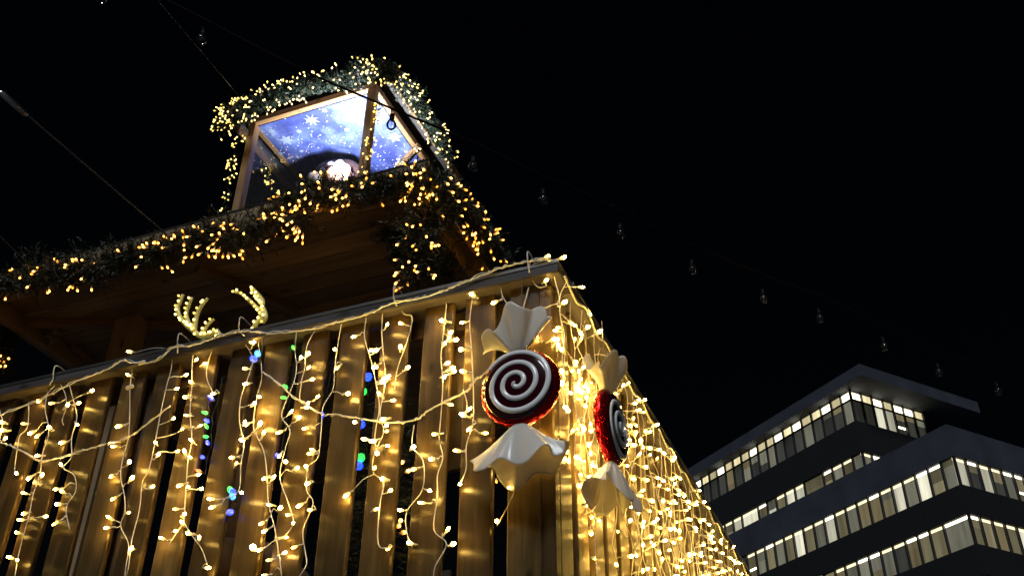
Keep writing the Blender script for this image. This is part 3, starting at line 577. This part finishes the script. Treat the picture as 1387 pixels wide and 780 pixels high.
string(eM, .075, 84, 'amber fairy lights on the fir in front of the lantern base', AMB, 32, side=-V)
string(eR, .08, 62, 'amber fairy lights on the receding eaves fir beside the night sky', AMB, 33, side=-U)
dp = [onplane(x, y, H(0, .02, 0), V) for x, y in [(582, 250), (578, 280), (572, 310), (568, 340), (566, 380)]]
fir(dp, .16, 'fir bunch hanging down from the pavilion corner', seed=24, dens=520)
string(dp, .09, 40, 'amber fairy lights trailing down the hanging fir at the pavilion corner', AMB, 34, side=-V)
dp2 = [onplane(x, y, H(0, .35, 0), V) for x, y in [(520, 300), (540, 330), (560, 355), (600, 372), (615, 376)]]
fir(dp2, .15, 'dark unlit fir boughs under the pavilion roof just above the rail', seed=25, dens=420)
def onll(px, dv): return [onplane(x, y, L(0, dv, 0), V) for x, y in px]
def onlr(px, du): return [onplane(x, y, L(du, 0, 0), U) for x, y in px]
tL = onll([(302, 172), (312, 158), (345, 143), (390, 124), (440, 112), (490, 98), (530, 96)], -.20)
tR = onlr([(528, 96), (545, 115), (565, 140), (582, 165), (596, 190), (606, 215)], -.20)
fir(tL, .095, 'fir garland along the front top edge of the lantern', seed=26, dens=520)
fir(tR, .085, 'fir garland along the receding top edge of the lantern', seed=27, dens=480)
string(tL, .085, 230, 'pale fairy lights thick on the front top fir of the lantern', PAL, 36, r=.0056, side=-V, hol=.006, ln=.014)
string(tR, .08, 95, 'pale fairy lights on the receding top fir of the lantern', PAL, 37, r=.0056, side=-U, hol=.006, ln=.014)
lpst = onll([(330, 176), (322, 195), (314, 225), (310, 255), (303, 300)], -.02)
string(lpst, .03, 46, 'pale fairy lights wound down the outer lantern post above the eaves', PAL, 38, r=.0056, hol=.006, ln=.014, turns=5)
npst = onll([(517, 126), (513, 150), (507, 175), (500, 200), (494, 222), (486, 242)], -.015)
string(npst, .025, 60, 'pale fairy lights wound down the lantern corner post between the two blue panes', PAL, 39, r=.0056, hol=.006, ln=.014, turns=6)
ipst = [onplane(x, y, L(0, .9, 0), V) for x, y in [(335, 205), (346, 218), (360, 232), (366, 248), (386, 262)]]
string(ipst, .02, 24, 'pale fairy lights seen through the dark side pane of the lantern', PAL, 40, r=.007, hol=.006, ln=.012, turns=3)
string([atz(568, 196, 6.83), atz(552, 210, 6.83), atz(536, 228, 6.83)], .02, 14, 'pale fairy lights along the ceiling brace in the lantern', PAL, 41, r=.007, hol=.006, ln=.012, turns=2)

fl = [onplane(x, y, H(0, .3, 0), V) for x, y in [(20, 405), (15, 430), (5, 460), (0, 500)]]
fir(fl, .17, 'dark fir bunch hanging under the eaves beside the pale twig sprig', seed=28, dens=380)
so2 = onplane(72, 470, H(0, .45, 0), V)
sn = thing('twig_sprig', 'pale frosted twig sprig hanging under the pavilion eaves', 'twigs', so2-Z*.13)
random.seed(61)
for k in range(7):
    a = rnd(.3, 2.6); d1 = U*math.cos(a)-Z*abs(math.sin(a))*rnd(-.6, 1); p0 = so2+Z*.06+rdir()*.02; p1 = p0+d1*rnd(.06, .1)+rdir()*.02; p2 = p1+d1*rnd(.03, .08)+rdir()*.035
    tw = MB().tube(smooth_path([p0, p1, p2], 4), .0032, 5)
    for q in range(4): b_ = p0+(p2-p0)*rnd(.3, 1); tw.tube([b_, b_+rdir()*.035], .0022, 4)
    tw.build('twig', 'frost', sn)
MB().tube([so2+Z*.06, so2+Z*(ZE-so2[2])], .0015, 4).build('thread', 'cable_dark', sn)
# ================================================================== LIT REINDEER (only the antlers rise above the rail)
rd = thing('lit_reindeer', 'reindeer figure with glowing yellow antlers rising above the balustrade rail', 'reindeer', F(1.56, .55, 2.36))
def az_(p, dv=.30): return onplane(220+p[0]/6.5, 380+p[1]/6.5, F(0, dv, 0), V)
def antler(lines, seed):
    random.seed(seed); mb = MB(); bl = []
    for ln, r0 in lines:
        pts = smooth_path([az_(p) for p in ln], 6); K = len(pts); mb.tube(pts, [r0*(1-.45*i/K) for i in range(K)], 7)
        s = 0; last = None
        for i, p in enumerate(pts):
            if last is None or np.linalg.norm(p-last) > .021: bl.append(p-V*r0*.9+rdir()*.004); last = p
    a = mb.build('antler', 'acrylic', rd, smooth=True)
    for p in bl: bulb(a, p, -V+rdir()*.6, bulbmesh(random.choice(['led_pale', 'led_pale', 'led_pale_dim']), r=.0055, ln=.011, holder=0.002))
antler([([(500, 600), (490, 465), (400, 480), (340, 490), (270, 440), (200, 380), (150, 310), (135, 240), (155, 190), (180, 125)], .013), ([(250, 420), (210, 300), (235, 215), (262, 150)], .010), ([(280, 440), (300, 320), (340, 230), (400, 155)], .011), ([(350, 480), (395, 395), (455, 340)], .009), ([(430, 475), (470, 450), (490, 425)], .008)], 1)
antler([([(760, 600), (820, 385), (860, 350), (870, 270), (885, 190), (850, 130), (790, 65)], .012), ([(850, 260), (820, 230), (770, 180), (700, 120), (630, 95)], .010), ([(880, 370), (912, 320), (890, 240), (830, 160), (795, 90)], .009)], 2)
hc = az_((620, 640), .34)
blob('head', hc-Z*.03, .085, .13, .10, 'reindeer_hide', rd, .03, 1); blob('muzzle', hc-V*.09-Z*.09, .05, .05, .05, 'reindeer_hide', rd, .02, 2)
for s_ in (-1, 1): blob('ear', hc+U*.11*s_+Z*.0, .06, .02, .03, 'reindeer_hide', rd, .02, 3)
nk = F(1.56, .62, 2.98); MB().tube(smooth_path([hc-Z*.05, hc-Z*.2+V*.10, nk+Z*.1, nk-Z*.05+V*.1], 5), .085, 12).build('neck', 'reindeer_hide', rd, smooth=True)
blob('body', F(1.56, .85, 2.90), .15, .36, .16, 'reindeer_hide', rd, .03, 4, 28)
for a, c in ((1.47, .62), (1.65, .62), (1.47, 1.06), (1.65, 1.06)): MB().tube([F(a, c, 2.95), F(a, c+.03, 2.66), F(a, c, 2.37)], [.055, .03, .026], 8).build('leg', 'reindeer_hide', rd, smooth=True)

# ================================================================== COLOURED LIGHTS AND SMALL FIR TREE BEHIND THE SLATS
def gap_px(x, y):
    p = onplane(x, y, F(0, OV, 0), V); u_ = (p-FC0)@U; k = round((u_-.055)/.1527); q = F(.0545+.1527*k+rnd(-.012, .012), OV+.01, p[2])-CAM
    return CX+FOC*(q@RR)/(q@FW), CY-FOC*(q@UU)/(q@FW)
def colour_string(px, label, dv, r, group=None):
    pts = [onplane(*gap_px(x, y), F(0, dv, 0), V) for x, y, c in px]; th = thing('coloured_lights', label, 'fairy lights', pts[0])
    MB().tube(smooth_path([pts[0]+Z*.1]+pts, 4), .002, 4).build('cable', 'cable_dark', th)
    for p, (x, y, c) in zip(pts, px): bulb(th, p-V*.01, -V+rdir()*.4, bulbmesh('led_'+c, r=r, ln=.024, holder=.012, hm='cable_dark'))
colour_string([(342, 486, 'teal'), (340, 492, 'blue')], 'blue glowing baubles at the slat tops below the antler', -.01, .011)
colour_string([(281, 546, 'blue'), (278, 562, 'green'), (277, 574, 'blue'), (277, 584, 'green'), (274, 594, 'green'), (271, 606, 'blue'), (267, 622, 'blue'), (262, 643, 'red')], 'blue and green lights hanging in a column in one slat gap', .06, .0065)
colour_string([(297, 680, 'teal'), (303, 671, 'green'), (314, 672, 'blue'), (312, 694, 'blue')], 'cluster of green and blue lights low in a slat gap', .06, .010)
colour_string([(396, 475, 'green'), (387, 528, 'green'), (386, 540, 'green'), (374, 620, 'blue')], 'few small green lights and a blue one strung between slats', .08, .0065)
colour_string([(435, 488, 'blue'), (425, 567, 'blue'), (490, 515, 'blue'), (487, 537, 'green'), (484, 578, 'blue'), (490, 622, 'green'), (478, 636, 'blue')], 'large blue and green lights glowing on the small fir tree behind the slats', .27, .016)
tr_ = thing('fir_tree', 'small dark fir tree standing behind the slats with blue lights', 'tree', F(.95, .68, 2.36))
MB().tube([F(.95, .68, 2.36), F(.95, .68, 3.62)], [.03, .006], 8).build('trunk', 'twig', tr_)
rg = np.random.default_rng(5); tri = []
for k in range(420):
    h = rg.uniform(.1, 1.25)**1.0; rr_ = (1.3-h)/1.3*.36+.02; a = rg.uniform(0, 2*math.pi); D = U*math.cos(a)+V*math.sin(a)-Z*rg.uniform(-.1, .35); D /= np.linalg.norm(D); o_ = F(.95, .68, 2.36+h)
    for q in range(34):
        b_ = o_+D*rr_*rg.uniform(.2, 1); d_ = rg.normal(size=3); d_ = d_/np.linalg.norm(d_)*.7+D*.6; w = np.cross(d_, rg.normal(size=3)); w = w/np.linalg.norm(w)*.0022; tri += [b_-w, b_+w, b_+d_*.03]
mb = MB(); mb.v = [tuple(x) for x in tri]; mb.f = [(3*i, 3*i+1, 3*i+2) for i in range(len(tri)//3)]; mb.m = [0]*len(mb.f); mb.build('crown', 'needles', tr_, recalc=False, kind='stuff')
def cluster(px, label, dv, seed, r=.008):
    random.seed(seed); pts = [onplane(x, y, F(0, dv, 0), V) for x, y in px]; th = thing('fairy_lights', label, 'fairy lights', pts[0])
    MB().tube(smooth_path(pts, 3), .0018, 4).build('cable', 'cable_dark', th)
    for p in pts: bulb(th, p, rdir(), bulbmesh(random.choice(AMB), r=r, ln=.016, holder=.008))
cluster([(534, 618), (536, 627), (548, 624), (537, 634), (531, 640), (541, 645), (549, 640)], 'upper knot of orange lights glowing deep in a slat gap', .6, 1)
cluster([(540, 708), (534, 714), (526, 720), (541, 722), (535, 726), (528, 699)], 'lower knot of orange lights glowing deep in a slat gap', .6, 2)
cluster([(-4, 474), (2, 481), (10, 485), (5, 492), (1, 496), (5, 499), (-6, 490), (-8, 503)], 'small knot of amber lights at the picture edge under the dark hanging fir', 1.3, 4, .007)
cluster([(664, 645), (672, 648), (677, 645), (729, 648), (733, 644), (737, 650), (742, 646), (745, 649), (735, 653)], 'faint row of tiny lights far behind the gap by the corner', 1.6, 3, .006)

# ================================================================== FESTOON OF UNLIT BULBS AND GUY WIRES
dep = lambda x: 1/(1/4.5+(x+500)*(1/6.0-1/4.5)/1031)
FP = [(-500, -362), (140, -42), (240, 8), (410, 95), (530, 147), (640, 193), (736, 238), (840, 284), (937, 332), (1033, 372), (1109, 400), (1196, 440), (1270, 475), (1350, 503), (1450, 545), (1640, 622)]
fp = [atd(x, y, dep(x)) for x, y in FP]
fs = thing('festoon', 'festoon of unlit clear bulbs on a black cable across the night sky', 'festoon lights', fp[0])
MB().tube(smooth_path(fp, 4), .007, 6).build('cable', 'black_plastic', fs, smooth=True)
for i, (bx, by) in {1: (140, 2), 2: (273, 55), 4: (531, 170), 5: (642, 228), 6: (736, 272), 7: (840, 318), 8: (937, 367), 9: (1033, 406), 10: (1109, 432), 11: (1196, 470), 12: (1270, 505), 13: (1350, 530)}.items():
    top = fp[i] if i != 2 else atd(279, 28, dep(279)); b_ = atd(bx, by, dep(bx)); b_ = np.array([top[0]*.3+b_[0]*.7, top[1]*.3+b_[1]*.7, b_[2]])
    so_ = MB().tube([top, top*.5+b_*.5+Z*.03, b_+Z*.062], .004, 5).lathe([(.006, .075), (.014, .07), (.016, .03), (.014, .022)], b_, Z, 12).build('socket', 'black_plastic', fs, smooth=True)
    MB().lathe([(.013, .026), (.022, .012), (.03, -.008), (.030, -.02), (.022, -.036), (.006, -.043)], b_, Z, 18).build('bulb', 'bulb_glass', so_, smooth=True)
    MB().tube([b_+Z*.02, b_+U*.008, b_-Z*.02, b_-U*.008, b_+Z*.02], .0012, 4).build('filament', 'steel', so_)
mp_ = fp[0]
ms_ = thing('mast', 'rough timber mast holding guy wires and the festoon cable', 'mast', (mp_[0]-.1, mp_[1], 0))
MB().tube([(mp_[0]-.1, mp_[1], 0), (mp_[0]-.1, mp_[1], mp_[2]+.3)], [.1, .07], 14).build('pole', 'mast_wood', ms_, smooth=True); MB().tube([(mp_[0]-.12, mp_[1], mp_[2]), mp_], .012, 6).build('hook', 'steel', ms_)
me_ = fp[-1]; m2 = thing('mast', 'rough timber mast at the far end of the festoon cable', 'mast', (me_[0]+.1, me_[1], 0))
MB().tube([(me_[0]+.1, me_[1], 0), (me_[0]+.1, me_[1], me_[2]+.3)], [.1, .07], 14).build('pole', 'mast_wood', m2, smooth=True); MB().tube([(me_[0]+.12, me_[1], me_[2]), me_], .012, 6).build('hook', 'steel', m2)
def mast_hit(p, slope):
    """point of the mast that lies on the wire's line of sight"""
    M0 = sa([mp_[0]-.03, mp_[1], 0]); n = M0/np.linalg.norm(M0); lat = np.cross(Z, n); lo, hi = -1400, p[0]-60
    fn = lambda x: (onplane(x, p[1]+(x-p[0])*slope, M0, n)-M0)@lat
    for _ in range(60):
        mid = (lo+hi)/2
        if fn(lo)*fn(mid) <= 0: hi = mid
        else: lo = mid
    return onplane(mid, p[1]+(mid-p[0])*slope, M0, n)
w1 = onplane(240, 330, H(0, .05, 0), V); e1_ = mast_hit((240, 330), .854)
gw = thing('guy_wire', 'thick guy wire with turnbuckle running to the eaves fir', 'wire', w1)
MB().tube([e1_, w1], .0045, 6).build('wire', 'steel_wire', gw)
t0 = onplane(2, 127, *( (w1+ (e1_-w1)*.5, np.cross(e1_-w1, np.cross(e1_-w1, w1-CAM))/1.0) )) if False else None
dw = (e1_-w1)/np.linalg.norm(e1_-w1); best = min(np.linspace(0, np.linalg.norm(e1_-w1), 400), key=lambda s: abs(((w1+dw*s-CAM)@RR)/((w1+dw*s-CAM)@FW)*FOC+CX-18))
tb = w1+dw*best; MB().lathe([(.006, -.09), (.016, -.075), (.018, .0), (.016, .075), (.006, .09)], tb, dw, 10).build('turnbuckle', 'steel', gw, smooth=True)
w3 = onplane(45, 365, H(0, .05, 0), V); e3_ = mast_hit((45, 365), 1.0)
g3 = thing('guy_wire', 'thin guy wire meeting the eaves fir where it leaves the picture', 'wire', w3); MB().tube([e3_, w3], .0035, 6).build('wire', 'steel_wire', g3)
w2 = onplane(325, 132, L(0, -.15, 0), V); e2_ = atd(204, -10, dep(204))
g2 = thing('guy_wire', 'thin tie wire from the lantern roof up to the festoon cable', 'wire', w2); MB().tube([e2_, w2], .0022, 6).build('wire', 'steel_wire', g2)

# ================================================================== OFFICE BUILDING
BL = np.array([math.cos(AB), math.sin(AB), 0]); BR = np.array([-math.sin(AB), math.cos(AB), 0])
d = ray(1291.6, 617); P1 = CAM+d*(60/np.linalg.norm(d[:2])); P1[2] = 0
d = ray(1150.5, 526.8); P2 = CAM+d*(66/np.linalg.norm(d[:2])); P2[2] = 0
def block(P, nl, nr, rows, spans, label, name, depth, pm):
    """P corner; facades run along -BL (left) and +BR (right). rows: window bands, spans: solid bands (z0,z1,mat,out)"""
    th = thing(name, label, 'office building', P)
    for z0, z1, mat, out in spans:
        MB().box(P+(-BL*(nl/2-out/2))+BR*(nr/2-out/2)+Z*(z0+z1)/2, BL, BR, Z, nl/2+out/2, nr/2+out/2, (z1-z0)/2).build('wall_band', mat, th)
        for dr, nrm, Ln in ((-BL, -BR, min(nl, 26)), (BR, BL, min(nr, 15))):
            if z1-z0 > 6: continue
            s = .02
            while s < Ln-.3:
                w = min(2.95, Ln-s); MB().box(P+dr*(s+w/2)+nrm*(.0+rnd(.015, .03))+Z*(z0+z1)/2, dr, nrm, Z, w/2-.02, .03, (z1-z0)/2-.02).build('panel', mat, th); s += w+.02
    for ri, (z0, z1, clere, lampp, choice) in enumerate(rows):
        # dark recess behind the glass
        MB().box(P-BL*(nl/2+.35)+BR*(nr/2+.35)+Z*(z0+z1)/2, BL, BR, Z, nl/2-.0, nr/2-.0, (z1-z0)/2+.01).build('core', 'mullion', th)
        for fac in (0, 1):
            dr, nrm, Ln = ((-BL, -BR, nl) if fac == 0 else (BR, BL, nr)); s = 0
            vis = min(Ln, 24 if fac == 0 else 14)
            while s < vis:
                w = random.choice([.9, 1.0, 1.05, 1.0, .95, 1.0, 1.0, 1.0, 1.0, 1.9 if not clere else 1.0]); c = P+dr*(s+w/2)-nrm*.18
                zb, ztp = z0, z1
                if clere:
                    MB().box(c+Z*(z1-clere/2), dr, nrm, Z, w/2-.05, .02, clere/2-.05).build('pane', 'pane_clere', th)
                    if random.random() < .45: MB().box(c+nrm*.05+Z*(z1-clere/2), dr, nrm, Z, w/2-.08, .012, clere/2-.14).build('ceiling_lamp', 'office_lamp', th)
                    ztp = z1-clere
                    MB().box(c+Z*ztp+nrm*.09, dr, nrm, Z, w/2, .05, .05).build('transom', 'mullion', th)
                lit = random.random() < lampp; lh = .16 if lit else .0
                MB().box(c+Z*(zb+ztp-lh)/2, dr, nrm, Z, w/2-.05, .02, (ztp-zb-lh)/2-.03).build('pane', random.choices(*choice)[0], th)
                if lit: MB().box(c+Z*(ztp-lh/2-.02), dr, nrm, Z, w/2-.06, .03, lh/2).build('ceiling_lamp', random.choice(['office_lamp', 'office_lamp_soft', 'office_lamp_soft']), th)
                if random.random() < .38:
                    bh = (ztp-zb-lh)*rnd(.18, .7); MB().box(c+nrm*.035+Z*(ztp-lh-.04-bh/2), dr, nrm, Z, w/2-.07, .012, bh/2).build('blind', random.choice(['pane_olive', 'pane_grey', 'pane_warm', 'pane_olive']), th)
                if random.random() < .05: MB().box(c+nrm*.03+Z*(zb+.35*(ztp-zb)), dr, nrm, Z, w/2-.12, .02, .07).build('ceiling_lamp', 'office_lamp', th)
                MB().box(P+dr*(s+w)+nrm*-.09+Z*(z0+z1)/2, dr, nrm, Z, .055, .085, (z1-z0)/2).build('mullion', 'mullion', th)
                s += w
        MB().box(P+BL*-.07+BR*.07+Z*(z0+z1)/2, BL, BR, Z, .07, .07, (z1-z0)/2).build('mullion', 'mullion', th)
    return th
random.seed(99)
mixA = (['pane_olive', 'pane_warm', 'pane_grey', 'pane_bright', 'pane_dim'], [8, 1, 5, 2, 1])
mixB = (['pane_dim', 'pane_grey', 'pane_bright', 'pane_olive'], [10, 2, 1, 1])
mixC = (['pane_grey', 'pane_bright', 'pane_olive', 'pane_warm'], [5, 3, 3, 1])
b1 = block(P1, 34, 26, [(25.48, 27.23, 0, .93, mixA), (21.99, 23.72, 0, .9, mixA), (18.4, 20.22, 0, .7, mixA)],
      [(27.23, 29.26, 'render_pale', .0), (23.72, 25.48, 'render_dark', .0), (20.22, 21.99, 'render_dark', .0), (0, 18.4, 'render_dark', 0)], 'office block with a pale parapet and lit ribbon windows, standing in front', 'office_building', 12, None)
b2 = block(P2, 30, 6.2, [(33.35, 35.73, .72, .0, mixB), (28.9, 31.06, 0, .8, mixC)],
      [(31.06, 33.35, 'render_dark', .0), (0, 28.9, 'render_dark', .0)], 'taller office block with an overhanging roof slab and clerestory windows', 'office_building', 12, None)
# roof slab: bevelled overhang
zt0 = 35.73; ox = 1.15; rl = 15.5
a0 = atz(1164.5, 498, zt0+.6); a0[2] = 0; rl = (atz(1321, 552, zt0+.6)-a0)@BR; lo4 = [a0, a0+BR*rl, a0+BR*rl-BL*33, a0-BL*33]; 
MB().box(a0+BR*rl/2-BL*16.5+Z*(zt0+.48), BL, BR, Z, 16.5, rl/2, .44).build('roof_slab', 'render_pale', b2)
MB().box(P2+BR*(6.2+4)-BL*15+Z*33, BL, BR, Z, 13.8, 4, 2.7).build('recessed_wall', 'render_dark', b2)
